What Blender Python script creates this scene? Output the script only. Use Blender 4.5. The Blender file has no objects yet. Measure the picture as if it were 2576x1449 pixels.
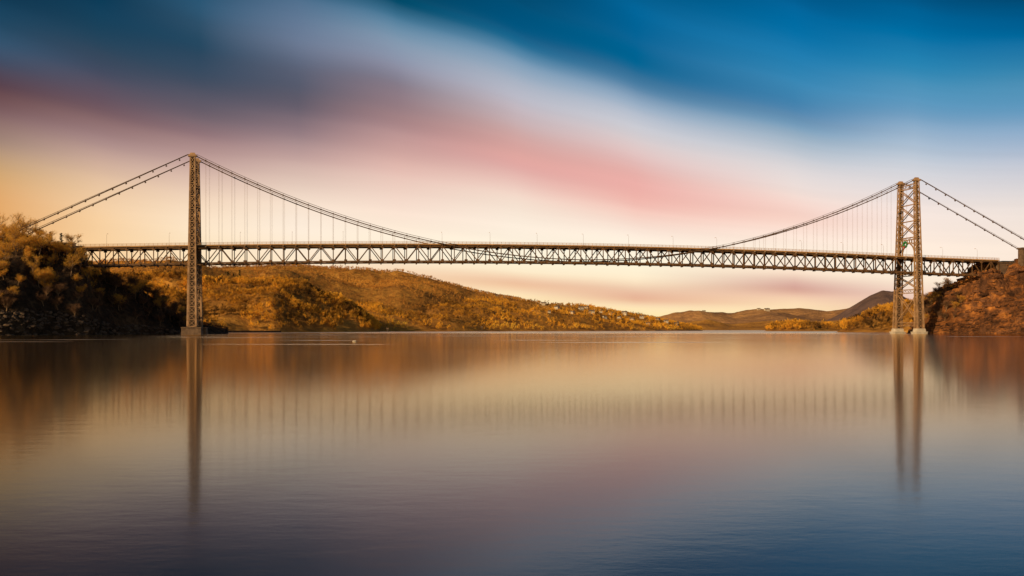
import bpy, math, random
import numpy as np
from mathutils import Vector, Matrix, noise as mn
random.seed(7); rng=np.random.default_rng(7)
sc=bpy.context.scene
sc.view_settings.view_transform='Standard'; sc.view_settings.look='None'; sc.view_settings.exposure=0
F=2400.0; CX=1288.0; HY=829.0; CH=3.0
def lin(c):
    return tuple((v/255/12.92 if v/255<=0.04045 else ((v/255+0.055)/1.055)**2.4) for v in c)
def link(o,parent=None):
    sc.collection.objects.link(o)
    if parent: o.parent=parent
    return o
# ---------------------------------------------------------------- camera
cd=bpy.data.cameras.new("camera"); cam=bpy.data.objects.new("camera",cd); link(cam)
cam.location=(0,0,CH); cam.rotation_euler=(math.radians(90),0,0)
cd.sensor_width=36; cd.lens=36*F/2576; cd.shift_y=(HY-724.5)/2576
cd.clip_start=0.5; cd.clip_end=60000
sc.camera=cam
# ---------------------------------------------------------------- node helper
class NT:
    def __init__(s,nt): s.nt=nt; s.n=nt.nodes; s.l=nt.links
    def node(s,t,**k):
        x=s.n.new(t)
        for a,b in k.items(): setattr(x,a,b)
        return x
    def put(s,sock,v):
        if hasattr(v,'is_output') : s.l.new(v,sock)
        else: sock.default_value=v
    def math(s,op,a,b=None,c=None,clamp=False):
        x=s.node('ShaderNodeMath',operation=op); x.use_clamp=clamp
        s.put(x.inputs[0],a)
        if b is not None: s.put(x.inputs[1],b)
        if c is not None: s.put(x.inputs[2],c)
        return x.outputs[0]
    def mix(s,f,a,b,blend='MIX'):
        x=s.node('ShaderNodeMix',data_type='RGBA',blend_type=blend)
        s.put(x.inputs[0],f); s.put(x.inputs[6],a); s.put(x.inputs[7],b)
        return x.outputs[2]
    def ramp(s,f,stops,interp='LINEAR'):
        x=s.node('ShaderNodeValToRGB'); cr=x.color_ramp; cr.interpolation=interp
        stops=sorted(stops,key=lambda t:t[0])
        while len(cr.elements)<len(stops): cr.elements.new(1.0)
        for i,(p,c) in enumerate(stops): cr.elements[i].position=p
        for i,(p,c) in enumerate(stops): cr.elements[i].color=(*c[:3],1)
        s.put(x.inputs[0],f); return x.outputs[0]
    def maprange(s,v,a,b,c=0.,d=1.,kind='LINEAR'):
        x=s.node('ShaderNodeMapRange',interpolation_type=kind)
        s.put(x.inputs[0],v); x.inputs[1].default_value=a; x.inputs[2].default_value=b
        x.inputs[3].default_value=c; x.inputs[4].default_value=d
        return x.outputs[0]
    def noise(s,vec,scale,detail=3,rough=0.5):
        x=s.node('ShaderNodeTexNoise'); s.put(x.inputs['Vector'],vec)
        x.inputs['Scale'].default_value=scale; x.inputs['Detail'].default_value=detail; x.inputs['Roughness'].default_value=rough
        return x.outputs[0]
# ---------------------------------------------------------------- sun + world
sun_h=Vector((-0.68,-0.73)).normalized(); SEL=math.radians(18)
sdir=Vector((sun_h.x*math.cos(SEL),sun_h.y*math.cos(SEL),math.sin(SEL)))
sl=bpy.data.lights.new("sun","SUN"); sl.energy=5.0; sl.angle=math.radians(0.5); sl.color=(1,0.69,0.35)
so=bpy.data.objects.new("sun",sl); link(so); so.rotation_euler=sdir.to_track_quat('Z','Y').to_euler()
w=bpy.data.worlds.new("World"); sc.world=w; w.use_nodes=True
W=NT(w.node_tree); W.n.clear()
tc=W.node('ShaderNodeTexCoord'); sep=W.node('ShaderNodeSeparateXYZ'); W.l.new(tc.outputs['Generated'],sep.inputs[0])
X,Y,Z=sep.outputs
az=W.math('ARCTAN2',X,Y)
r=W.math('SQRT',W.math('ADD',W.math('MULTIPLY',X,X),W.math('MULTIPLY',Y,Y)))
e=W.math('MAXIMUM',W.math('DIVIDE',Z,W.math('MAXIMUM',r,0.001)),0.0)
azp=lambda px: math.atan((px-CX)/F)
A0,A1=-0.55,0.55
gk=[(-60,1.24),(0,1.22),(250,1.14),(500,1.07),(750,1.04),(1000,.985),(1300,.87),(1600,.74),(2000,.61),(2300,.54),(2576,.50)]
azn=W.maprange(az,A0,A1)
gv=W.ramp(azn,[((azp(p)-A0)/(A1-A0),(g/1.3,)*3) for p,g in gk],'CARDINAL')
gsep=W.node('ShaderNodeSeparateColor'); W.l.new(gv,gsep.inputs[0])
g=W.math('MULTIPLY',gsep.outputs[0],1.3)
ew=W.math('DIVIDE',e,g)
cmb=W.node('ShaderNodeCombineXYZ'); W.put(cmb.inputs[0],W.math('MULTIPLY',az,1.3)); W.put(cmb.inputs[1],W.math('MULTIPLY',ew,38.0))
n1=W.noise(cmb.outputs[0],1.0,4,0.5)
ewn=W.math('DIVIDE',ew,0.95)
EM=0.95
def interp_g(px): return float(np.interp(px,[k[0] for k in gk],[k[1] for k in gk]))
HI=[(-500,(1,5,10)),(-170,(3,24,44))]
cols={
0:[(0,(18,58,84)),(70,(38,74,100)),(120,(58,84,110)),(170,(74,75,94)),(230,(100,72,78)),(300,(138,108,106)),(370,(172,142,122)),(430,(208,166,118)),(500,(226,170,110)),(600,(236,176,110)),(829,(242,182,112))],
250:[(0,(12,60,88)),(120,(45,70,92)),(200,(82,80,98)),(290,(126,97,101)),(370,(182,150,143)),(450,(227,192,160)),(550,(248,209,162)),(829,(250,205,145))],
500:[(-60,(20,62,90)),(0,(42,86,116)),(60,(45,80,106)),(130,(42,72,96)),(220,(76,82,100)),(300,(118,101,110)),(350,(158,127,128)),(420,(206,174,163)),(500,(242,214,188)),(600,(255,231,197)),(829,(254,212,150))],
750:[(-60,(30,72,100)),(0,(80,111,141)),(100,(106,122,148)),(170,(92,100,121)),(230,(90,91,108)),(290,(118,104,115)),(350,(160,134,137)),(410,(204,173,165)),(500,(243,220,201)),(600,(255,236,213)),(829,(254,214,150))],
1000:[(-20,(5,68,96)),(10,(20,82,112)),(50,(78,124,154)),(100,(128,152,176)),(160,(140,145,166)),(210,(134,124,138)),(280,(156,127,132)),(330,(182,144,144)),(400,(215,173,165)),(450,(235,200,187)),(550,(253,231,212)),(640,(255,238,211)),(690,(248,215,177)),(740,(255,232,185)),(829,(255,218,140))],
1300:[(0,(3,76,114)),(80,(12,90,132)),(115,(56,118,155)),(150,(118,152,180)),(200,(166,178,196)),(260,(192,185,195)),(320,(202,171,171)),(380,(221,166,160)),(430,(228,177,170)),(500,(245,221,205)),(600,(255,241,221)),(680,(255,237,204)),(712,(240,195,160)),(745,(255,230,183)),(829,(255,220,140))],
1600:[(0,(3,96,146)),(100,(8,100,150)),(180,(36,107,150)),(230,(106,143,175)),(280,(176,188,205)),(350,(216,204,206)),(420,(229,182,177)),(480,(237,176,168)),(530,(245,200,187)),(600,(255,239,221)),(700,(255,236,204)),(750,(231,180,150)),(775,(255,229,182)),(829,(255,222,144))],
2000:[(0,(3,94,146)),(100,(16,116,170)),(200,(54,133,179)),(280,(82,134,174)),(330,(140,169,193)),(400,(206,207,213)),(480,(240,221,214)),(540,(246,209,196)),(600,(255,233,217)),(680,(255,231,207)),(722,(214,166,152)),(750,(247,209,176)),(790,(255,230,178)),(829,(255,226,156))],
2300:[(0,(2,86,134)),(100,(14,115,167)),(200,(66,142,184)),(300,(124,163,195)),(400,(195,204,216)),(500,(236,224,220)),(600,(253,234,219)),(700,(255,237,214)),(760,(236,196,174)),(829,(254,220,164))],
2576:[(0,(2,74,116)),(100,(12,107,158)),(200,(70,140,179)),(300,(117,160,194)),(400,(186,195,211)),(500,(229,220,217)),(600,(247,230,216)),(700,(253,231,208)),(829,(252,219,168))]}
keys=sorted(cols); cur=None
for i,px in enumerate(keys):
    st=[]; last=-1
    for y,c in sorted(cols[px]+HI,key=lambda t:-t[0]):
        ee=(HY-y)/F*math.cos(azp(px))/interp_g(px)/EM
        ee=min(1,max(0,ee))
        if ee<=last: continue
        last=ee; st.append((ee,lin(c)))
    col=W.ramp(ewn,st,'CARDINAL')
    cur=col if cur is None else W.mix(W.maprange(az,azp(keys[i-1]),azp(px)),cur,col)
mod=W.maprange(n1,0.25,0.75,0.965,1.035)
cc=W.node('ShaderNodeCombineColor')
for k in range(3): W.put(cc.inputs[k],mod)
cur=W.mix(1.0,cur,cc.outputs[0],'MULTIPLY')
cur=W.mix(1.0,cur,(0,0,0,1),'LIGHTEN')
sky=W.node('ShaderNodeTexSky',sky_type='NISHITA'); sky.sun_disc=False; sky.sun_elevation=SEL
sky.sun_rotation=math.atan2(sdir.x,sdir.y)
nsk=W.mix(1.0,sky.outputs[0],(0.05,0.05,0.05,1),'MULTIPLY')
f1=W.maprange(e,0.70,1.3,0,0.9,'SMOOTHSTEP'); f2=W.maprange(W.math('ABSOLUTE',az),0.65,1.4,0,0.9,'SMOOTHSTEP')
fin=W.mix(W.math('MAXIMUM',f1,f2),cur,nsk)
bg=W.node('ShaderNodeBackground'); W.l.new(fin,bg.inputs[0]); bg.inputs[1].default_value=1.0
wo=W.node('ShaderNodeOutputWorld'); W.l.new(bg.outputs[0],wo.inputs[0])
# ---------------------------------------------------------------- materials
def mat(name,fn):
    m=bpy.data.materials.new(name); m.use_nodes=True; t=NT(m.node_tree); t.n.clear()
    b=t.node('ShaderNodeBsdfPrincipled'); o=t.node('ShaderNodeOutputMaterial'); t.l.new(b.outputs[0],o.inputs[0])
    tcn=t.node('ShaderNodeTexCoord'); t.out=o; fn(t,b,tcn.outputs['Object']); return m
def simple(name,c1,c2,scale,rough=0.8,bump=0.0,metal=0):
    def fn(t,b,v):
        n=t.noise(v,scale,5,0.6)
        t.l.new(t.ramp(n,[(0.3,c1),(0.7,c2)]),b.inputs['Base Color'])
        b.inputs['Roughness'].default_value=rough; b.inputs['Metallic'].default_value=metal
        b.inputs['Specular IOR Level'].default_value=0.25
        if bump:
            bn=t.node('ShaderNodeBump'); bn.inputs['Strength'].default_value=bump; bn.inputs['Distance'].default_value=1
            t.l.new(n,bn.inputs['Height']); t.l.new(bn.outputs[0],b.inputs['Normal'])
    return mat(name,fn)
M_tower=simple("painted_steel_tower",(0.18,0.105,0.055),(0.42,0.26,0.14),0.35,0.6)
M_web=simple("dark_tower_web",(0.04,0.024,0.015),(0.08,0.05,0.03),0.35,0.7)  # inner web colour darkened to give the lattice recess its shade
M_steel=simple("weathered_truss_steel",(0.055,0.029,0.014),(0.17,0.09,0.04),0.3,0.6)
M_cable=simple("cable_steel",(0.06,0.035,0.022),(0.14,0.085,0.05),0.5,0.6)
M_hang=simple("suspender_steel",(0.20,0.14,0.10),(0.28,0.20,0.14),0.5,0.6)
M_conc=simple("pier_stone",(0.07,0.045,0.03),(0.17,0.11,0.07),0.5,0.85,0.3)
M_pale=simple("pale_footing_concrete",(0.36,0.31,0.25),(0.54,0.47,0.38),0.5,0.85,0.2)
M_road=simple("asphalt",(0.05,0.05,0.05),(0.07,0.065,0.06),0.5,0.9)
M_rail=simple("railing_paint",(0.30,0.165,0.065),(0.50,0.29,0.12),0.4,0.6)
M_bark=simple("bark",(0.10,0.06,0.035),(0.30,0.19,0.10),1.0,0.9)
M_white=simple("pale_siding",(0.42,0.36,0.27),(0.56,0.49,0.38),0.5,0.8)
M_roof=simple("roof_shingle",(0.10,0.07,0.05),(0.17,0.12,0.09),1.0,0.9)
M_glass=simple("window_glass",(0.02,0.025,0.03),(0.04,0.05,0.06),1.0,0.15)
M_green=simple("evergreen_wreath",(0.01,0.10,0.03),(0.03,0.28,0.08),3.0,0.7)
M_red=simple("ribbon_red",(0.35,0.02,0.02),(0.5,0.03,0.03),2.0,0.6)
def foliage(name,stops,patch,wt=0.5,tr=0.4,lo=0.36,hi=0.64):
    def fn(t,b,v):
        at=t.node('ShaderNodeAttribute',attribute_name='tint')
        n=t.noise(v,patch,5,0.65)
        f=t.math('ADD',t.math('MULTIPLY',at.outputs['Fac'],1-wt),t.math('MULTIPLY',t.maprange(n,lo,hi),wt),clamp=True)
        c=t.ramp(f,stops)
        t.l.new(c,b.inputs['Base Color']); b.inputs['Roughness'].default_value=0.9
        b.inputs['Specular IOR Level'].default_value=0.1
        tl=t.node('ShaderNodeBsdfTranslucent'); t.l.new(c,tl.inputs[0]); ms=t.node('ShaderNodeMixShader'); ms.inputs[0].default_value=tr
        t.l.new(b.outputs[0],ms.inputs[1]); t.l.new(tl.outputs[0],ms.inputs[2]); t.l.new(ms.outputs[0],t.out.inputs[0])
    return mat(name,fn)
GOLD=[(0.0,(0.025,0.018,0.010)),(0.22,(0.12,0.062,0.02)),(0.38,(0.36,0.18,0.035)),(0.55,(0.68,0.35,0.045)),(0.8,(0.94,0.51,0.055)),(1.0,(0.95,0.62,0.09))]
M_ridge=foliage("ridge_forest",[(0.0,(0.12,0.06,0.024)),(0.3,(0.34,0.165,0.045)),(0.6,(0.62,0.31,0.068)),(1.0,(0.90,0.50,0.10))],0.005,0.7,0.4,0.36,0.64)
M_forest=foliage("autumn_forest",GOLD,0.009,0.5,0.4,0.38,0.62)
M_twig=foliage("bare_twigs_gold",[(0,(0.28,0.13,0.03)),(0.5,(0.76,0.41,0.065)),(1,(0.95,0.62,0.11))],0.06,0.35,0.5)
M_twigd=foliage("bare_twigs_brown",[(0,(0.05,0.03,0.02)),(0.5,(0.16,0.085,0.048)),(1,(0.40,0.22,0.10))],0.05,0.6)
M_needle=foliage("pine_needles",[(0,(0.012,0.02,0.008)),(1,(0.04,0.06,0.02))],0.5)
def ground(name,c1,c2,c3,s1,s2,bump,dist,steep=None):
    def fn(t,b,v):
        a=t.noise(v,s1,6,0.6); n=t.noise(v,s2,6,0.7)
        f=t.math('ADD',t.math('MULTIPLY',a,0.5),t.math('MULTIPLY',n,0.5))
        c=t.ramp(f,[(0.38,c1),(0.5,c2),(0.62,c3)])
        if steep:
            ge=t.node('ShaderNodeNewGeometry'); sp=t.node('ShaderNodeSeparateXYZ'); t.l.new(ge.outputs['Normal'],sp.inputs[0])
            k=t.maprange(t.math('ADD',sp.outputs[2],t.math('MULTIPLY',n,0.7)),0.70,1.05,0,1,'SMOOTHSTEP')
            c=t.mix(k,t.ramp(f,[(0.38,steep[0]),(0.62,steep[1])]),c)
        t.l.new(c,b.inputs['Base Color'])
        b.inputs['Roughness'].default_value=0.95
        b.inputs['Specular IOR Level'].default_value=0.1
        bn=t.node('ShaderNodeBump'); bn.inputs['Strength'].default_value=bump; bn.inputs['Distance'].default_value=dist
        t.l.new(n,bn.inputs['Height']); t.l.new(bn.outputs[0],b.inputs['Normal'])
    return mat(name,fn)
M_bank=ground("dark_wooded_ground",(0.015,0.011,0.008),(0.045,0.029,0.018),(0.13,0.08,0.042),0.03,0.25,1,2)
M_hill=ground("leaf_litter_hill",(0.20,0.095,0.025),(0.38,0.18,0.038),(0.58,0.29,0.055),0.008,0.08,1,4)
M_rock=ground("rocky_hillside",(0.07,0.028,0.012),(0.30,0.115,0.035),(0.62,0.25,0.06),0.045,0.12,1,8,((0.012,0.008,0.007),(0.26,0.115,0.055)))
M_mtn=ground("far_mountain",(0.20,0.11,0.06),(0.36,0.19,0.08),(0.54,0.29,0.11),0.002,0.02,0.8,20)  # base colours lightened to stand in for distance haze
M_peak=ground("far_peak",(0.09,0.06,0.06),(0.14,0.09,0.08),(0.21,0.13,0.10),0.004,0.02,0.8,20)
M_stone=ground("shore_rock",(0.05,0.035,0.03),(0.10,0.07,0.05),(0.20,0.14,0.09),0.3,1.5,0.8,0.4)
# ---------------------------------------------------------------- mesh builder
class MB:
    def __init__(s): s.v=[]; s.f=[]
    def frust(s,p,q,a,b,up=(0,0,1)):
        p=Vector(p);q=Vector(q);d=(q-p).normalized();up=Vector(up)
        if abs(d.dot(up))>0.98: up=Vector((0,1,0))
        x=d.cross(up).normalized(); y=x.cross(d).normalized(); n=len(s.v)
        for c,(wx,wy) in ((p,a),(q,b)):
            for sx,sy in ((-1,-1),(1,-1),(1,1),(-1,1)):
                s.v.append(c+x*(sx*wx/2)+y*(sy*wy/2))
        s.f+=[(n,n+3,n+2,n+1),(n+4,n+5,n+6,n+7)]+[(n+i,n+(i+1)%4,n+4+(i+1)%4,n+4+i) for i in range(4)]
    def beam(s,p,q,w,h,up=(0,0,1)): s.frust(p,q,(w,h),(w,h),up)
    def box(s,c,d): s.beam((c[0]-d[0]/2,c[1],c[2]),(c[0]+d[0]/2,c[1],c[2]),d[1],d[2])
    def tube(s,pts,rad,n=6):
        pts=[Vector(p) for p in pts]; b=len(s.v); m=len(pts)
        for i,p in enumerate(pts):
            d=(pts[min(i+1,m-1)]-pts[max(i-1,0)]).normalized()
            up=Vector((0,0,1)) if abs(d.z)<0.95 else Vector((1,0,0))
            x=d.cross(up).normalized(); y=x.cross(d); r=rad[i] if hasattr(rad,'__len__') else rad
            for k in range(n):
                a=2*math.pi*k/n; s.v.append(p+x*(r*math.cos(a))+y*(r*math.sin(a)))
        for i in range(m-1):
            for k in range(n):
                s.f.append((b+i*n+k,b+i*n+(k+1)%n,b+(i+1)*n+(k+1)%n,b+(i+1)*n+k))
        s.f.append(tuple(b+k for k in range(n))[::-1]); s.f.append(tuple(b+(m-1)*n+k for k in range(n)))
    def obj(s,name,m,parent=None):
        me=bpy.data.meshes.new(name); me.from_pydata([tuple(v) for v in s.v],[],s.f); me.validate(); me.update()
        me.materials.append(m); o=bpy.data.objects.new(name,me); return link(o,parent)
def empty(name,loc=(0,0,0),rz=0,parent=None):
    o=bpy.data.objects.new(name,None); o.location=loc; o.rotation_euler=(0,0,rz); o.empty_display_size=1; return link(o,parent)
def copy_tree(root,kids):
    n=root.copy(); sc.collection.objects.link(n)
    for k in kids:
        c=k.copy(); sc.collection.objects.link(c); c.parent=n
    return n
# ---------------------------------------------------------------- water
def fn(t,b,v):
    t.n.remove(b)
    sp=t.node('ShaderNodeSeparateXYZ'); t.l.new(v,sp.inputs[0]); wy=sp.outputs[1]
    lg=t.math('LOGARITHM',t.math('MAXIMUM',wy,5.0),10.0)
    far=t.maprange(lg,1.32,1.95,0,1,'SMOOTHSTEP')
    refl_warm=t.maprange(lg,1.15,1.60,0,1,'SMOOTHSTEP')         # reflection colour painted cool and dark near, warm gold far out
    ruf=t.maprange(lg,2.80,3.05,0,1,'SMOOTHSTEP')          # wind ruffled reach far up the river
    mp=t.node('ShaderNodeMapping'); t.l.new(v,mp.inputs[0]); mp.inputs['Scale'].default_value=(0.006,0.014,1)
    big=t.noise(mp.outputs[0],1.0,4,0.6)
    patch=t.maprange(big,0.40,0.66,0,1,'SMOOTHSTEP')
    mp3=t.node('ShaderNodeMapping'); t.l.new(v,mp3.inputs[0]); mp3.inputs['Scale'].default_value=(0.012,0.035,1)
    cat=t.maprange(t.noise(mp3.outputs[0],1.0,2,0.5),0.62,0.68,0,1,'SMOOTHSTEP')
    cat=t.math('MULTIPLY',cat,t.maprange(lg,2.2,2.4))
    mp2=t.node('ShaderNodeMapping'); t.l.new(v,mp2.inputs[0]); mp2.inputs['Scale'].default_value=(0.7,1.3,1)
    rp=t.noise(mp2.outputs[0],1.2,5,0.65)
    bn=t.node('ShaderNodeBump'); bn.inputs['Strength'].default_value=0.5; bn.inputs['Distance'].default_value=0.008
    t.l.new(rp,bn.inputs['Height'])
    tint=t.mix(refl_warm,(0.74,0.88,0.97,1),(1,0.85,0.62,1))
    gl=[]
    for a_,b_,ex in ((0.08,0.055,0.22),(0.18,0.12,0.30)):
        q=t.node('ShaderNodeBsdfGlossy',distribution='MULTI_GGX'); ro=t.math('ADD',a_,t.math('MULTIPLY',far,b_-a_))
        ro=t.math('ADD',ro,t.math('MULTIPLY',t.math('MAXIMUM',ruf,cat),ex))
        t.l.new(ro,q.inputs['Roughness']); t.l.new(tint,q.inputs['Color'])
        t.l.new(bn.outputs[0],q.inputs['Normal']); gl.append(q)
    ms=t.node('ShaderNodeMixShader')
    mfac=t.math('ADD',t.math('ADD',0.42,t.math('MULTIPLY',far,-0.22)),t.math('MULTIPLY',patch,0.12))
    t.l.new(mfac,ms.inputs[0])
    t.l.new(gl[0].outputs[0],ms.inputs[1]); t.l.new(gl[1].outputs[0],ms.inputs[2])
    df=t.node('ShaderNodeBsdfDiffuse'); df.inputs[0].default_value=(0.008,0.007,0.006,1)
    fr=t.node('ShaderNodeFresnel'); fr.inputs[0].default_value=1.333
    mf=t.node('ShaderNodeMixShader'); t.l.new(fr.outputs[0],mf.inputs[0]); t.l.new(df.outputs[0],mf.inputs[1]); t.l.new(ms.outputs[0],mf.inputs[2])
    t.l.new(mf.outputs[0],t.out.inputs[0])
M_water=mat("calm_river_water_tinted_reflection",fn)
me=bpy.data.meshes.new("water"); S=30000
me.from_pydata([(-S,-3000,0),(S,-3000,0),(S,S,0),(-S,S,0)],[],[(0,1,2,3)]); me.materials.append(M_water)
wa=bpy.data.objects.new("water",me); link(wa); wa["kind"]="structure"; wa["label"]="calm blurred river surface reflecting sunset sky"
# ---------------------------------------------------------------- hills
def fbm(x,y,o=5,seed=0):
    s=0;a=1
    for k in range(o):
        s+=a*mn.noise(Vector((x*2**k+seed,y*2**k-seed,seed*0.37))); a*=0.5
    return s
def hill(name,C,ni,nj,amp,ns,m,th=0,back=300,pw=0.8,seed=1,label="",ridged=False):
    px=np.linspace(C[0][0],C[-1][0],ni); K=np.array(C,float)
    Df=np.interp(px,K[:,0],K[:,1]); Dr=np.interp(px,K[:,0],K[:,2]); yr=np.interp(px,K[:,0],K[:,3])
    H=(HY-yr)/F*Dr+3-th; H=np.where(yr>=HY-1,-2,H); G=np.zeros((ni,nj,3))
    for i in range(ni):
        for j in range(nj):
            u=1.7*j/(nj-1)
            if u<=1: D=Df[i]+(Dr[i]-Df[i])*u; s=math.sin(math.pi/2*u)**pw
            else: D=Dr[i]+(u-1)/0.7*back; s=1-0.9*((u-1)/0.7)**2
            x=(px[i]-CX)/F*D; z=-2+(H[i]+2)*s
            env=min(1,u*4)*min(1,max(0,H[i])/ (amp*3+1e-6))
            if ridged: 
                n=0.6*fbm(x/ns,D/ns,5,seed)+0.9*(0.30-abs(fbm(x/ns*1.3,D/ns*1.3,4,seed+5)))
            else: n=fbm(x/ns,D/ns,6,seed)
            if u>0.8 and u<1.3: env*=0.4
            G[i,j]=(x+ (amp*0.4*fbm(x/ns*1.3,D/ns*1.3,4,seed+9) if u<0.95 else 0)*env,D,z+amp*n*env)
    V=G.reshape(-1,3); Fc=[(i*nj+j,(i+1)*nj+j,(i+1)*nj+j+1,i*nj+j+1) for i in range(ni-1) for j in range(nj-1)]
    me=bpy.data.meshes.new(name); me.from_pydata(V.tolist(),[],Fc); me.update(); me.materials.append(m)
    me.polygons.foreach_set('use_smooth',[True]*len(me.polygons))
    o=bpy.data.objects.new(name,me); link(o); o["kind"]="structure"
    if label: o["label"]=label
    return G,px
def gp(G,a,u):
    ni,nj,_=G.shape; i=a*(ni-1); j=u/1.7*(nj-1); i0=max(0,min(int(i),ni-2)); j0=min(int(j),nj-2); fi=i-i0; fj=j-j0
    return (G[i0,j0]*(1-fi)*(1-fj)+G[i0+1,j0]*fi*(1-fj)+G[i0,j0+1]*(1-fi)*fj+G[i0+1,j0+1]*fi*fj)
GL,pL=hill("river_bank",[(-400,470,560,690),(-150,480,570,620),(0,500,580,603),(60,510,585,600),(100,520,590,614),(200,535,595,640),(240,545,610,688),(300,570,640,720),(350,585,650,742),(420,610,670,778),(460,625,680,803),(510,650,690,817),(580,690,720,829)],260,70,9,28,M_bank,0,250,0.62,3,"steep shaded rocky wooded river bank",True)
GA,pA=hill("ridge_hill",[(100,1450,2500,655),(330,1450,2500,658),(520,1450,2500,672),(640,1500,2500,671),(740,1500,2500,668),(850,1550,2550,680),(1000,1600,2600,694),(1100,1700,2600,705),(1200,1800,2600,722),(1300,1900,2600,745),(1380,1950,2550,768),(1450,2000,2500,782),(1500,2000,2450,800),(1560,2050,2400,829)],170,70,50,330,M_hill,9,500,0.9,5,"long forested ridge in golden light")
GB,pB=hill("wooded_hill",[(200,950,1350,690),(450,1000,1350,698),(560,1050,1400,703),(620,1080,1400,700),(700,1100,1400,706),(780,1150,1400,728),(860,1200,1400,742),(900,1220,1380,766),(930,1250,1360,792),(965,1280,1350,829)],140,60,22,110,M_hill,8,250,0.8,8,"wooded riverside hill in golden light")
GC,pC=hill("wooded_hill",[(800,1480,1900,760),(950,1500,1950,744),(1050,1550,2000,752),(1150,1600,2050,756),(1250,1700,2200,763),(1380,1800,2300,766),(1450,1850,2350,766),(1550,1950,2400,781),(1650,2050,2400,797),(1740,2200,2400,815),(1785,2300,2400,829)],160,50,20,120,M_hill,8,250,0.8,11,"low wooded hill with houses above the river")
GD,pD=hill("distant_hill",[(1500,5000,7000,822),(1600,5000,7000,808),(1690,5000,7000,792),(1760,5000,7000,782),(1850,5000,7000,791),(1920,5000,7000,780),(2010,5000,7000,777),(2080,5000,7000,787),(2150,5000,7000,780),(2300,5000,7000,790),(2700,5000,7000,800)],200,40,55,500,M_mtn,0,1500,1.0,14,"distant brown hills across the river")
GI,pI=hill("distant_hill",[(1640,3600,4100,829),(1690,3600,4100,817),(1780,3600,4100,809),(1840,3600,4200,815),(1930,3600,4200,808),(2020,3600,4200,814),(2120,3600,4200,805),(2300,3600,4200,800),(2700,3600,4200,800)],160,30,16,160,M_hill,0,500,0.9,31,"low golden hills along the far shore")
GE,pE=hill("distant_hill",[(2030,4200,4800,829),(2080,4200,4800,808),(2110,4200,4800,793),(2150,4200,4800,768),(2190,4200,4800,743),(2220,4200,4800,731),(2250,4200,4800,735),(2300,4200,4800,762),(2400,4200,4800,792),(2700,4200,4800,800)],130,40,20,220,M_peak,0,600,0.95,17,"steep distant hill with rounded summit")
GF,pF=hill("wooded_point",[(1915,1800,1850,829),(1945,1780,1880,818),(2000,1760,1900,812),(2060,1760,1900,815),(2105,1780,1900,822),(2150,1780,1880,829)],60,20,3,50,M_hill,5,80,0.8,19,"low wooded point jutting into the river")
GG,pG=hill("wooded_hill",[(2085,1000,1100,829),(2110,980,1100,817),(2150,960,1120,798),(2200,940,1130,778),(2240,930,1140,766),(2300,900,1150,752),(2400,880,1150,740),(2650,880,1150,730)],90,40,6,60,M_hill,7,150,0.8,21,"wooded shore beyond the bridge tower")
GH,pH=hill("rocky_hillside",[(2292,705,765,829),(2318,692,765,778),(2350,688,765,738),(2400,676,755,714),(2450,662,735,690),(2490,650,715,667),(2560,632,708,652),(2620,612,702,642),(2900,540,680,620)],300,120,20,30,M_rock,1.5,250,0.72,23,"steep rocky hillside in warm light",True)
# ---------------------------------------------------------------- houses
hm=MB(); w_,d_,h_=13,9,5.5
hm.v=[Vector(v) for v in [(-w_/2,-d_/2,-3),(w_/2,-d_/2,-3),(w_/2,d_/2,-3),(-w_/2,d_/2,-3),(-w_/2,-d_/2,h_),(w_/2,-d_/2,h_),(w_/2,d_/2,h_),(-w_/2,d_/2,h_),(-w_/2,0,h_+3),(w_/2,0,h_+3)]]
hm.f=[(0,1,5,4),(2,3,7,6),(1,2,6,9,5),(3,0,4,8,7)]
H0=empty("house"); hb=hm.obj("wall",M_white,H0)
rm=MB(); 
for sgn in (-1,1): rm.beam((0,sgn*(d_/2+0.7),h_-0.25),(0,0,h_+3.2),w_+1.4,0.3)
hr=rm.obj("roof",M_roof,H0)
cm=MB(); cm.box((3,1.2,h_+3),(1.2,1.2,3)); hc=cm.obj("chimney",M_conc,H0)
hk=[hb,hr,hc]
for x in (-4.5,-1.8,4.5):
    for z in (1.2,3.8):
        q=MB(); q.box((x,-d_/2-0.03,z),(1.3,0.1,1.4)); hk.append(q.obj("window",M_glass,H0))
q=MB(); q.box((1.8,-d_/2-0.03,1.1),(1.2,0.1,2.2)); hk.append(q.obj("door",M_roof,H0))
houses=[]
def style(o): 
    o["category"]="house"; o["label"]="small pale gabled house among hillside trees"; o["group"]="houses on the wooded hillside"
hp=[(1345,.5),(1372,.62),(1378,.35),(1402,.5),(1425,.66),(1440,.4),(1462,.55),(1480,.7),(1492,.45),(1512,.62),(1522,.35),(1540,.6),(1556,.4),(1575,.62),(1592,.5),(1615,.6),(1630,.42),(1652,.6),(1675,.5),(1700,.5)]
for k,(px,u) in enumerate(hp):
    a=(px-pC[0])/(pC[-1]-pC[0]); p=gp(GC,a,u)
    n=H0 if k==0 else copy_tree(H0,hk)
    n.location=(p[0],p[1],p[2]+1.2); n.rotation_euler=(0,0,random.uniform(-0.8,0.5)); s=random.uniform(0.6,0.95); n.scale=(s,s,s); style(n)
    houses.append((p[0],p[1]))
for px,u,s in ((1772,.8,1.3),(1932,.72,1.9),(1912,.75,1.2)):
    a=(px-pD[0])/(pD[-1]-pD[0]); p=gp(GD,a,u); n=copy_tree(H0,hk); n.location=(p[0],p[1],p[2]+2); n.rotation_euler=(0,0,0.2); n.scale=(s*1.4,s,s); style(n)
    n["label"]="large pale building on a distant wooded hill"
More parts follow.
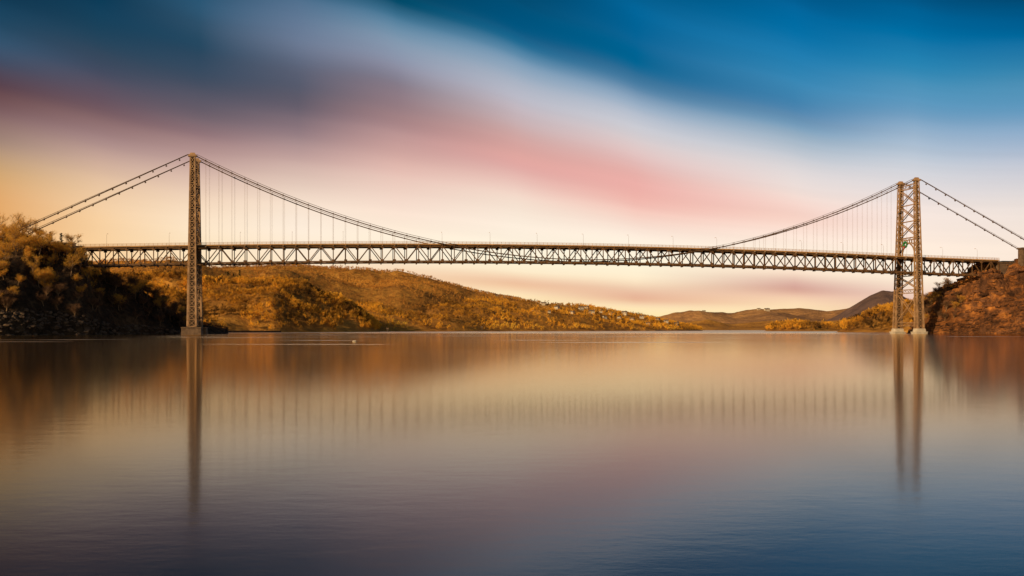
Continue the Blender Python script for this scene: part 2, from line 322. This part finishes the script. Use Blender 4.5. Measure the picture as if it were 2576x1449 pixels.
# ---------------------------------------------------------------- forest (stuff)
def forest(name,G,n,urange,hr,per,q,m,label,tintbase=0.5,excl=None,arange=(0,1),dark=0.04,cs=1.0,shore=0.0,ck=0.75):
    P=[]
    tries=0
    while len(P)<n and tries<n*4:
        tries+=1
        a=random.uniform(*arange); u=random.uniform(*urange)**0.85; p=gp(G,a,u)
        if p[2]<0.8: continue
        if mn.noise(Vector((p[0]/45,p[1]/70,3.1)))<-0.42: continue
        if excl:
            if any(abs(p[0]-hx)<9 and -35<p[1]-hy<10 for hx,hy in excl): continue
        P.append(p)
    P=np.array(P); n=len(P)
    cl=np.array([mn.noise(Vector((p[0]/(40*cs),p[1]/(60*cs),7.7)))+0.4*mn.noise(Vector((p[0]/(15*cs),p[1]/(22*cs),1.7))) for p in P])
    h=rng.uniform(hr[0],hr[1],n)*(1+0.3*cl); rad=h*rng.uniform(0.24,0.42,n)
    L=7; lob=rng.normal(0,1,(n,L,3)); lob/=np.linalg.norm(lob,axis=2,keepdims=True); lob*=rng.uniform(0.3,0.95,(n,L,1)); lob[:,:,2]*=0.9
    li=rng.integers(0,L,(n,per)); d=rng.normal(0,1,(n,per,3)); d/=np.linalg.norm(d,axis=2,keepdims=True); d*=rng.uniform(0.1,0.42,(n,per,1))
    c=np.take_along_axis(lob,li[:,:,None].repeat(3,2),1)+d
    C=np.empty_like(c); C[:,:,0]=P[:,None,0]+c[:,:,0]*rad[:,None]; C[:,:,1]=P[:,None,1]+c[:,:,1]*rad[:,None]
    C[:,:,2]=P[:,None,2]+h[:,None]*0.55+c[:,:,2]*h[:,None]*0.40
    sz=(h[:,None,None]/12)*q*rng.uniform(0.5,1.2,(n,per,1))
    t=c*np.array([1,1,0.6])+rng.normal(0,0.35,c.shape)+np.array([0,0,0.7]); t/=np.linalg.norm(t,axis=2,keepdims=True)
    bt=np.cross(t,rng.normal(0,1,c.shape)); bt/=np.linalg.norm(bt,axis=2,keepdims=True)
    t=t*sz*1.6; bt=bt*sz*rng.uniform(0.16,0.34,(n,per,1))
    V=np.stack([C-t-bt*0.6,C+t*0.7-bt,C+t+bt*0.7,C-t*0.5+bt],axis=2).reshape(-1,3)
    nf=n*per; me=bpy.data.meshes.new(name); me.vertices.add(nf*4); me.vertices.foreach_set('co',V.astype(np.float32).ravel())
    me.loops.add(nf*4); me.loops.foreach_set('vertex_index',np.arange(nf*4,dtype=np.int32)); me.polygons.add(nf)
    me.polygons.foreach_set('loop_start',np.arange(nf,dtype=np.int32)*4)
    me.update(calc_edges=True)
    tint=rng.normal(tintbase,0.11,(n,1))+ck*cl[:,None]+rng.normal(0,0.05,(n,per)); tint=np.where(rng.random((n,1))<dark,-0.2,tint); tint=np.where((cl[:,None]<-0.42),tint-0.2,tint)
    tint=tint+shore*np.clip(1-P[:,2]/10,0,1)[:,None]
    tint=np.clip(tint,-0.4,1.1)
    at=me.attributes.new('tint','FLOAT','POINT'); at.data.foreach_set('value',np.repeat(tint.ravel(),4).astype(np.float32))
    me.materials.append(m); o=bpy.data.objects.new(name,me); link(o); o["kind"]="stuff"; o["category"]="forest"; o["label"]=label
    return o
forest("forest",GA,20000,(0,1.25),(6,10),30,1.15,M_ridge,"bare autumn woods covering the long ridge",0.5,cs=3.0,ck=.45,dark=.02)
forest("forest",GB,4600,(0,1.25),(6,13),95,0.75,M_forest,"golden bare woods on the riverside hill",0.6,cs=0.9,shore=.2,ck=.6)
forest("forest",GC,7500,(0,1.2),(5,11),42,1.0,M_forest,"golden woods around the hillside houses",0.64,houses,cs=1.3,shore=.4,ck=.6)
forest("forest",GF,500,(0,1.3),(8,15),50,1.0,M_forest,"golden trees on the low point",0.55)
forest("forest",GG,1300,(0,1.2),(7,13),80,0.75,M_forest,"bare trees along the shore",0.42,dark=.12)
forest("brush",GL,2200,(0.02,1.1),(1.5,3.5),60,0.7,M_twigd,"dark brush over the shaded bank",0.35)  # dark twig colour carries the shade of the bank
forest("brush",GL,900,(0.40,1.1),(2,5),80,0.7,M_twig,"golden lit brush on top of the bank",0.6,arange=(0.3,0.66))  # gold twig colour carries the sunlight on the bank top
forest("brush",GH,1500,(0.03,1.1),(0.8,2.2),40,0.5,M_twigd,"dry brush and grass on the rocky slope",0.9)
# ---------------------------------------------------------------- individual trees
def quads(V,m,name,tint,parent):
    nf=len(V)//4; me=bpy.data.meshes.new(name); me.from_pydata(V,[],[(4*i,4*i+1,4*i+2,4*i+3) for i in range(nf)])
    at=me.attributes.new('tint','FLOAT','POINT'); at.data.foreach_set('value',np.repeat(tint,4).astype(np.float32))
    me.materials.append(m); o=bpy.data.objects.new(name,me); return link(o,parent)
def make_tree(seed,h,m,spread=0.9,density=1.0):
    R=random.Random(seed); root=empty("tree"); mb=MB(); tips=[]
    def grow(p,d,L,r,dep):
        pts=[p]; rs=[r]; q=p.copy(); dd=d.copy()
        for k in range(3):
            dd=(dd+Vector((R.gauss(0,.13),R.gauss(0,.13),R.gauss(0.05,.08)))).normalized(); q=q+dd*(L/3); pts.append(q.copy()); rs.append(r*(1-0.22*(k+1)))
            if dep>=2: tips.append((q.copy(),dd.copy()))
        mb.tube(pts,rs,6 if dep==0 else 4)
        if dep<3:
            for k in range(R.choice((3,4)) if dep else R.choice((5,6))):
                b=pts[R.choice((1,2,3))] if dep else pts[R.choice((2,3,3))].lerp(pts[1],R.uniform(0,0.5))
                ang=R.uniform(0,2*math.pi); nd=(dd*R.uniform(0.5,1)+Vector((math.cos(ang),math.sin(ang),R.uniform(0,.5)))*spread).normalized()
                grow(b,nd,L*R.uniform(.5,.72),r*0.5,dep+1)
    grow(Vector((0,0,-0.5)),Vector((0,0,1)),h*0.47,h*0.026,0)
    tr=mb.obj("trunk",M_bark,root); V=[];T=[]
    for p,d in tips:
        tt=R.uniform(0.2,0.9)
        for k in range(int(7*density)):
            dd=(d+Vector((R.gauss(0,.8),R.gauss(0,.8),R.gauss(0.25,.6)))).normalized(); L=R.uniform(.4,1.0)*h*0.06
            c=p+Vector((R.gauss(0,.03),R.gauss(0,.03),R.gauss(0,.03)))*h; s=dd.cross(Vector((R.gauss(0,1),R.gauss(0,1),R.gauss(0,1)))).normalized()*(R.uniform(.025,.055))
            V+=[tuple(c-s),tuple(c+s),tuple(c+dd*L+s*.5),tuple(c+dd*L-s*.5)]; T.append(min(1,max(0,tt+R.gauss(0,.1))))
    cr=quads(V,m,"crown",T,root); return root,[tr,cr]
def make_pine(seed,h):
    R=random.Random(seed); root=empty("pine_tree"); mb=MB(); mb.tube([(0,0,-.5),(0,0,h*.5),(0,0,h)],[h*.02,h*.013,.03],6); V=[];T=[]
    for k in range(46):
        z=h*(.15+.83*k/46); L=(h-z)*R.uniform(.2,.34)+.3; a=R.uniform(0,6.28); d=Vector((math.cos(a),math.sin(a),-.15)); b=Vector((0,0,z)); mb.tube([b,b+d*L],[.06,.02],4)
        for j in range(22):
            c=b+d*L*R.uniform(.15,1)+Vector((R.gauss(0,.25),R.gauss(0,.25),R.gauss(0,.18))); s=Vector((R.gauss(0,1),R.gauss(0,1),R.gauss(0,.4)))*.22; t2=Vector((R.gauss(0,1),R.gauss(0,1),R.gauss(0,.4)))*.3
            V+=[tuple(c-s),tuple(c+t2*.4),tuple(c+s),tuple(c-t2)]; T.append(R.random())
    tr=mb.obj("trunk",M_bark,root); return root,[tr,quads(V,M_needle,"crown",T,root)]
kinds=[make_tree(1,13,M_twig),make_tree(2,15,M_twig,0.75),make_tree(3,11,M_twig,1.0,1.3),make_tree(4,14,M_twigd),make_tree(5,12,M_twigd,1.0),make_pine(6,13)]
used=[False]*6
def plant(k,p,s,label,group):
    root,kids=kinds[k]
    if used[k]: n=copy_tree(root,kids)
    else: n=root; used[k]=True
    n.location=(p[0],p[1],p[2]-0.3); n.rotation_euler=(0,0,random.uniform(0,6.28)); n.scale=(s*random.uniform(.9,1.15),s*random.uniform(.9,1.15),s)
    n["category"]="tree"; n["label"]=label; n["group"]=group
def apx(pa,px): return (px-pa[0])/(pa[-1]-pa[0])
cnt=0
for px,u,s,k in ((82,.95,1.15,1),(60,.9,1.05,0),(180,.98,1.1,0),(20,.85,1.0,2),(40,.8,1.1,1),(128,.95,.75,5),(155,.95,.8,5),(-5,.85,1.1,1),(205,.9,.8,4),(100,.95,.95,0),(36,.7,1.0,0),(165,.85,.9,2),(8,.72,1.05,0),(95,.75,1.0,2),(120,.7,.9,0)):
    plant(k,gp(GL,apx(pL,px),u),s,"dark conifer on the ridge of the bank" if k==5 else "tall bare tree on the ridge of the bank","trees on the shaded bank"); cnt+=1
for t in range(600):
    if cnt>=165: break
    px=random.uniform(-60,500); u=random.uniform(.05,0.97); p=gp(GL,apx(pL,px),u)
    if p[2]<2: continue
    by=-(p[0]+196.1)*0.1923+(p[1]-586)*0.9813
    if -6<by<25 and p[2]>34: continue
    s=random.uniform(.6,1.05)
    k=random.choice((0,1,2,0,2,1)) if (px<240 and p[2]>22) else random.choice((3,4,3,4,4,0))  # gold twigs high, brown low: sunlight and shade put into crown colour
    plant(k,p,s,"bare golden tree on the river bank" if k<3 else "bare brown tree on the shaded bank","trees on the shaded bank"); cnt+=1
cnt=0
for t in range(600):
    if cnt>=70: break
    px=random.uniform(2300,2640) if random.random()<.25 else random.uniform(2305,2420); u=random.uniform(.15,1.1); p=gp(GH,apx(pH,px),u)
    if p[2]<2: continue
    by=-(p[0]-288.6)*0.1923+(p[1]-681)*0.9813
    if -6<by<25 and p[2]>36: continue
    k=random.choice((3,4,3,4,0)); plant(k,p,random.uniform(.4,.85) if px<2440 else random.uniform(.3,.5),"bare brown tree on the rocky slope","trees on the rocky hillside"); cnt+=1
for px,u,s in ((575,.9,1.3),(603,.95,1.5),(590,.85,1.1),(720,.9,1.2)):
    plant(5,gp(GB,apx(pB,px),u)+np.array((0,0,2)),s,"dark conifer standing above bare woods","conifers in the golden woods")
# ---------------------------------------------------------------- shore rocks
def rocks(name,G,n,ur,sr,ar,label):
    mb=MB(); import bmesh
    bm=bmesh.new(); bmesh.ops.create_icosphere(bm,subdivisions=1,radius=1); bv=[v.co.copy() for v in bm.verts]; bf=[tuple(v.index for v in f.verts) for f in bm.faces]; bm.free()
    for k in range(n):
        p=gp(G,random.uniform(*ar),random.uniform(*ur)); s=random.uniform(*sr)*random.uniform(.5,1); b=len(mb.v); o=random.random()*99
        if p[2]<-1.6: continue
        sx,sy,sz=random.uniform(.8,1.8),random.uniform(.7,1.2),random.uniform(.5,.9)
        for v in bv:
            q=v*(1+.45*mn.noise(v*1.3+Vector((o,0,0)))); mb.v.append(Vector((p[0]+q.x*s*sx,p[1]+q.y*s*sy,max(p[2],0.1)+q.z*s*sz)))
        mb.f+=[tuple(b+i for i in f) for f in bf]
    o=mb.obj(name,M_stone if G is GL else M_rock); o["kind"]="stuff"; o["label"]=label; o["category"]="rocks"
rocks("shore_rocks",GL,700,(0.0,.07),(.6,2.0),(0.2,.9),"tumbled grey rocks along the waterline")
rocks("shore_rocks",GH,500,(0.0,.12),(.6,2.4),(0,.8),"brown boulders at the foot of the slope")
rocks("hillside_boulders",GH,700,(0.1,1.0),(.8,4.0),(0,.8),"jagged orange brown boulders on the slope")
# ---------------------------------------------------------------- bridge
SP=494.0; TH=math.atan2(95,484.7)
BR=empty("suspension_bridge",(-196.1,586,0),TH); BR["category"]="bridge"
BR["label"]="long steel suspension bridge with two lattice towers spanning the river"
BRM=Matrix.Translation((-196.1,586,0))@Matrix.Rotation(TH,4,'Z')
def lw(s,t,z): return BRM@Vector((s,t,z))
WT=19.0; TOP=109.0
SL,SR=-66,SP+68
def zt(s):
    if s<0: return 54+ (s/62)*2.0
    if s>SP: return 54-(s-SP)/62*1.2
    f=s/SP; return 54+4*4*f*(1-f)
def zc(s): return 49.3+(TOP-49.3)*((s-SP/2)/(SP/2))**2
def ty(side,z):
    f=max(0,(TOP-z)/TOP); return -3.5*f if side==0 else WT+4.0*f
def make_tower(s0):
    m=MB()
    def X(z0,z1,w=0.6):
        for ds in (-0.9,0.9):
            m.beam((s0+ds,ty(0,z0),z0),(s0+ds,ty(1,z1),z1),w,0.35,(1,0,0)); m.beam((s0+ds*1.01+.05,ty(1,z0),z0),(s0+ds*1.01+.05,ty(0,z1),z1),w,0.35,(1,0,0))
    def strut(z,h=1.8):
        for ds in (-1.2,1.2):
            for dz in (-h/2,h/2): m.beam((s0+ds,ty(0,z),z+dz),(s0+ds,ty(1,z),z+dz),0.4,0.36)
            n=8
            for k in range(n):
                a=ty(0,z)+(ty(1,z)-ty(0,z))*k/n; b=ty(0,z)+(ty(1,z)-ty(0,z))*(k+1)/n
                sg=1 if k%2 else -1; m.beam((s0+ds,a,z-sg*h/2),(s0+ds,b,z+sg*h/2),0.2,0.2,(1,0,0))
    strut(106,3.0); strut(68.5,1.6); strut(30.5,2.6); strut(6.8,2.4); strut(42.3,1.4)
    for a,b in ((69.5,81),(81,92.8),(92.8,104.3),(31.9,41.5),(8.2,29)): X(a,b)
    for z in (81,92.8):
        for ds in (-1.1,1.1): m.beam((s0+ds,ty(0,z),z),(s0+ds,ty(1,z),z),.35,.35)
    T=m.obj("tower",M_tower,BR); T["label"]="tall steel lattice tower carrying the cables"
    p=MB(); n=14; z0=58.5
    for ds in (-1.6,1.6):
        a0,a1=ty(0,62)+1.6,ty(1,62)-1.6; prev=None
        for k in range(n+1):
            f=k/n; y=a0+(a1-a0)*f; z=z0+7.2*math.sin(math.pi*f)**.55
            if prev: p.beam((s0+ds,prev[0],prev[1]),(s0+ds,y,z),.8,.45,(1,0,0))
            if k%2==0: p.beam((s0+ds,y,z),(s0+ds,y,67.7),.3,.3)
            prev=(y,z)
    p.obj("portal_arch",M_tower,T)
    for side in (0,1):
        L=MB(); Wb=MB(); zb=5.0 if s0==0 else 3.6
        def dims(z): f=(TOP-z)/TOP; return (3.3+2.7*f,2.4+1.6*f)
        N=26; c=[(s0,ty(side,zb+(TOP-zb)*k/N),zb+(TOP-zb)*k/N) for k in range(N+1)]
        a,b=dims(zb),dims(TOP)
        p0=Vector(c[0]); p1=Vector(c[-1])
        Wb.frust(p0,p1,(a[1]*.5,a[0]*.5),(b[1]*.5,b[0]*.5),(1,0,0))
        for sx in (-1,1):
            for sy in (-1,1):
                L.frust(p0+Vector((sx*a[0]*.41,sy*a[1]*.41,0)),p1+Vector((sx*b[0]*.41,sy*b[1]*.41,0)),(a[1]*.2,a[0]*.2),(b[1]*.2,b[0]*.2),(1,0,0))
        for k in range(N+1):
            z=c[k][2]; d=dims(z); L.box((c[k][0],c[k][1],z),(d[0]*.97,d[1]*.97,0.45))
            if k<N:
                z2=c[k+1][2]; d2=dims(z2)
                for sy in (-1,1):
                    y0=c[k][1]+sy*d[1]*.42; y1=c[k+1][1]+sy*d2[1]*.42
                    L.beam((s0-d[0]*.36,y0,z),(s0+d2[0]*.36,y1,z2),.3,.2,(0,1,0)); L.beam((s0+d[0]*.36,y0+.03,z),(s0-d2[0]*.36,y1+.03,z2),.3,.2,(0,1,0))
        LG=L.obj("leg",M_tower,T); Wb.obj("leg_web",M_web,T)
        sd=MB(); sd.box((s0,ty(side,TOP),TOP+.6),(5.2,3.2,1.0)); sd.frust((s0,ty(side,TOP),TOP+1.05),(s0,ty(side,TOP),TOP+2.6),(2.2,4.2),(1.2,2.4),(1,0,0)); sd.obj("cable_saddle",M_tower,T)
        yb=ty(side,4); P=MB()
        if s0==0:
            P.frust((s0,yb,-6),(s0,yb,3.8),(10,12.5),(8.5,11.2),(1,0,0)); P.box((s0,yb,4.15),(11.8,9.2,.7))
        else:
            P.frust((s0,yb,-6),(s0,yb,1.0),(7,9.0),(6.6,8.4),(1,0,0)); P.box((s0,yb,1.25),(9.0,7.2,.5))
            P.frust((s0,yb,1.5),(s0,yb,3.7),(5.4,7),(4.8,6.4),(1,0,0))
        P.obj("pier",M_conc if s0==0 else M_pale,T)
    return T
make_tower(0); make_tower(SP)
NP=64; dp=SP/NP
ss=[SL]+[ -dp*k for k in range(8,0,-1)]+[dp*k for k in range(NP+1)]+[SP+dp*k for k in range(1,9)]+[SR]
D=MB()
for a,b in zip(ss[:-1],ss[1:]): D.beam((a,WT/2,zt(a)+.65),(b,WT/2,zt(b)+.65),14.6,.5)
deck=D.obj("road_deck",M_road,BR)
fb=MB()
for s in ss:
    for z in (zt(s)-.2,zt(s)-10.3): fb.beam((s,1.2,z),(s,WT-1.2,z),.5,.9)
    fb.beam((s,-0.6,zt(s)-10.75),(s,2.6,zt(s)-10.75),.7,.8); fb.beam((s,WT-2.6,zt(s)-10.75),(s,WT+.6,zt(s)-10.75),.7,.8)
for i,(a,b) in enumerate(zip(ss[:-1],ss[1:])):
    fb.beam((a,2,zt(a)-10.1),(b,WT-2,zt(b)-10.1),.35,.3); fb.beam((a,WT-2,zt(a)-10.5),(b,2,zt(b)-10.5),.35,.3)
fb.obj("floor_beams",M_steel,deck)
for t in (2.0,WT-2.0):
    T=MB()
    for i,(a,b) in enumerate(zip(ss[:-1],ss[1:])):
        T.beam((a,t,zt(a)-.2),(b,t,zt(b)-.2),.7,.95); T.beam((a,t,zt(a)-10.2),(b,t,zt(b)-10.2),.7,.95)
        if i%2==0: T.beam((a,t,zt(a)-10.2),(b,t,zt(b)-.2),.5,.7,(0,1,0))
        else: T.beam((a,t,zt(a)-.2),(b,t,zt(b)-10.2),.5,.7,(0,1,0))
    for i,s in enumerate(ss): 
        T.beam((s,t+.02,zt(s)-10.2),(s,t+.02,zt(s)-.2),.5,.7)
        for z in (zt(s)-.9,zt(s)-9.5): T.box((s,t,z),(1.9,.8,1.3))
    T.obj("stiffening_truss",M_steel,BR)
for t,sg in ((1.0,-1),(WT-1.0,1)):
    R=MB()
    for a,b in zip(ss[:-1],ss[1:]):
        R.beam((a,t,zt(a)+.75),(b,t,zt(b)+.75),.35,.75)
        for dz in (1.55,2.0,2.45): R.beam((a,t,zt(a)+dz),(b,t,zt(b)+dz),.14,.14)
        for k in range(3):
            s=a+(b-a)*k/3; R.beam((s,t,zt(s)+1.1),(s,t,zt(s)+2.5),.14,.14)
        R.beam((a,t,zt(a)+.5),(a,t-sg*1.6,zt(a)+.5),.4,.5)
    R.obj("railing",M_rail,deck)
for side,t in ((0,0.0),(1,WT)):
    C=MB(); pts=[]; sA=-112; sB=SP+112
    pts.append((sA,t,TOP+1.6+sA*0.495)); pts.append((-3,t,TOP+1.3))
    N=90
    for k in range(N+1):
        s=SP*k/N; pts.append((s,t,zc(s)+1.6*abs(2*k/N-1)))
    pts.append((SP+3,t,TOP+1.3)); pts.append((sB,t,TOP+1.6-112*0.482))
    C.tube(pts,0.32,8)
    def cz(s):
        if s<0: return TOP+1.6+s*0.495
        if s>SP: return TOP+1.6-(s-SP)*0.482
        return zc(s)+1.6*abs(2*s/SP-1)
    bands=[dp*k for k in range(1,NP)]+[-dp*k for k in range(1,14)]+[SP+dp*k for k in range(1,14)]
    for s in bands:
        C.tube([(s-.4,t,cz(s-.4)),(s+.4,t,cz(s+.4))],.44,8)
    cab=C.obj("main_cable",M_cable,BR)
    for seg in ([sA+6,-60,-3]+list(np.linspace(3,168,30)),list(np.linspace(SP-168,SP-3,30))+[SP+3,SP+60,sB-6]):
        Hh=MB()
        for o in (-.5,.5): Hh.tube([(s,t+o,cz(s)+1.25) for s in seg],.07,4)
        for s in bands:
            if s<seg[0] or s>seg[-1]: continue
            Hh.beam((s,t-.5,cz(s)+1.2),(s,t+.5,cz(s)+1.2),.08,.08)
            for o in (-.5,.5): Hh.beam((s,t+o,cz(s)),(s,t+o,cz(s)+1.3),.1,.1)
        Hh.obj("hand_rope",M_cable,cab)
    for k in range(1,NP):
        s=dp*k
        if cz(s)<zt(s)+2.8: continue
        q=MB(); 
        for o in (-.2,.2): q.tube([(s+o,t,zt(s)-.3),(s+o,t,cz(s)-.2)],.035,5)
        q.beam((s,t-.2,zt(s)-.2),(s,2.2 if side==0 else WT-2.2,zt(s)-.2),.5,.6)
        q.obj("suspender_cable",M_hang,cab)
Aq=MB(); s=SL-3
Aq.box((s-4,WT/2,36),(12,20,31)); Aq.box((s-4,WT/2,51.7),(13,21,.8)); 
for t in (-1,WT+1): Aq.box((s-4,t,53.5),(12,1,3.0))
Aq.obj("abutment",M_conc,BR)
Aq=MB(); s=SR+3
Aq.box((s+4,WT/2,36),(12,16,31)); Aq.box((s+4,WT/2,51.7),(13,17,.8)); Aq.obj("abutment",M_conc,BR)
Ag=MB(); s=SP+89.5
Ag.box((s,-3,51.5),(15,5,20)); Ag.box((s,-3,62),(16.4,6.2,1.1))
for k in range(3): Ag.box((s-4.5+4.5*k,-5.6,57.2),(1.2,.4,8))
Ag.obj("anchorage",M_conc,BR)
Rr=MB(); Rr.box((-112,WT/2,52.1),(80,14,.6)); Rr.obj("approach_road",M_road,BR)
Rr=MB(); Rr.box((SP+112,WT/2,53.0),(80,14,.6)); Rr.obj("approach_road",M_road,BR)
# lamps on the deck
l0=empty("street_lamp"); a=MB(); a.tube([(0,0,0),(0,0,6.5),(0,.6,7.6),(0,2.2,7.9)],[.08,.06,.045,.04],6); a.box((0,0,.2),(.6,.6,.4)); k1=a.obj("pole",M_hang,l0)
a=MB(); a.frust((0,1.8,7.85),(0,3.1,7.95),(.35,.25),(.5,.15)); k2=a.obj("lamp_head",M_rail,l0)
first=True
for s in [-50,-14]+[28+31.5*k for k in range(15)]+[SP+22,SP+50]:
    n=l0 if first else copy_tree(l0,[k1,k2]); first=False
    n.location=lw(s,1.4,zt(s)+.9); n.rotation_euler=(0,0,TH); n["category"]="street lamp"; n["label"]="slender curved street lamp on the bridge railing"; n["group"]="street lamps along the bridge deck"
# wreath on tower portal
wr=empty("wreath",lw(SP-2.6,WT/2,64.3),TH); wr["category"]="wreath"; wr["label"]="large green wreath hung on the tower portal"
q=MB(); R=random.Random(3)
for k in range(24):
    a0=2*math.pi*k/24; a1=2*math.pi*(k+1)/24; rr=1.9
    q.tube([(0,rr*math.cos(a0),rr*math.sin(a0)),(0,rr*math.cos(a1),rr*math.sin(a1))],[R.uniform(.5,.75),R.uniform(.5,.75)],7)
    for j in range(8):
        aa=a0+R.random()*.26; p=Vector((0,rr*math.cos(aa),rr*math.sin(aa))); q.frust(p,p+Vector((R.gauss(-.4,.3),R.gauss(0,.5),R.gauss(0,.5))),(.3,.1),(.05,.03))
q.obj("greenery",M_green,wr)
q=MB(); q.frust((-.9,0,-2.0),(-.9,1.0,-1.4),(.3,.2),(.3,1.0)); q.frust((-.9,0,-2.0),(-.9,-1.0,-1.4),(.3,.2),(.3,1.0)); q.frust((-.9,0,-2.0),(-.9,.6,-3.5),(.2,.3),(.2,.5)); q.obj("bow",M_red,wr)
# ---------------------------------------------------------------- small river things
b0=empty("mooring_buoy",(-38.3,232,0)); b0["category"]="buoy"; b0["label"]="small white mooring buoy floating on the water"
q=MB(); q.tube([(-.42,0,.0),(-.38,0,.08),(-.2,0,.16),(.25,0,.18),(.42,0,.08)],[.08,.17,.2,.17,.06],10); q.obj("float",M_white,b0)
q=MB(); q.tube([(0,0,.3),(0,0,.6)],[.04,.03],6); q.obj("mooring_post",M_cable,b0)
def marker(x,y,h):
    n=empty("navigation_marker",(x,y,0)); n["category"]="channel marker"; n["label"]="slender channel marker with a board rising from the water"
    q=MB(); 
    for dx,dy in ((-1,-1),(1,-1),(1,1),(-1,1)): q.beam((dx*1.2,dy*1.2,-3),(dx*.5,dy*.5,h*.75),.25,.25)
    for z in (1,h*.4,h*.7): q.box((0,0,z),(2.3,2.3,.2))
    q.obj("frame",M_cable,n); q=MB(); q.box((0,-.9,h*.85),(2.6,.2,1.6)); q.obj("daymark_board",M_conc,n)
marker((1212-CX)/F*1250,1250,7.5); marker((975-CX)/F*1180,1180,5)
E=MB()
pp=[((x-CX)/F*d,d) for x,d in ((540,960),(600,985),(660,1005),(700,1040))]
for (x0,y0),(x1,y1) in zip(pp[:-1],pp[1:]): E.frust((x0,y0,.7),(x1,y1,.7),(7,2.4),(7,2.4))
o=E.obj("railway_embankment",M_stone); o["kind"]="structure"; o["label"]="low stone embankment along the shore"
for k,(root,kids) in enumerate(kinds):
    if not used[k]:
        for x in kids+[root]: bpy.data.objects.remove(x)
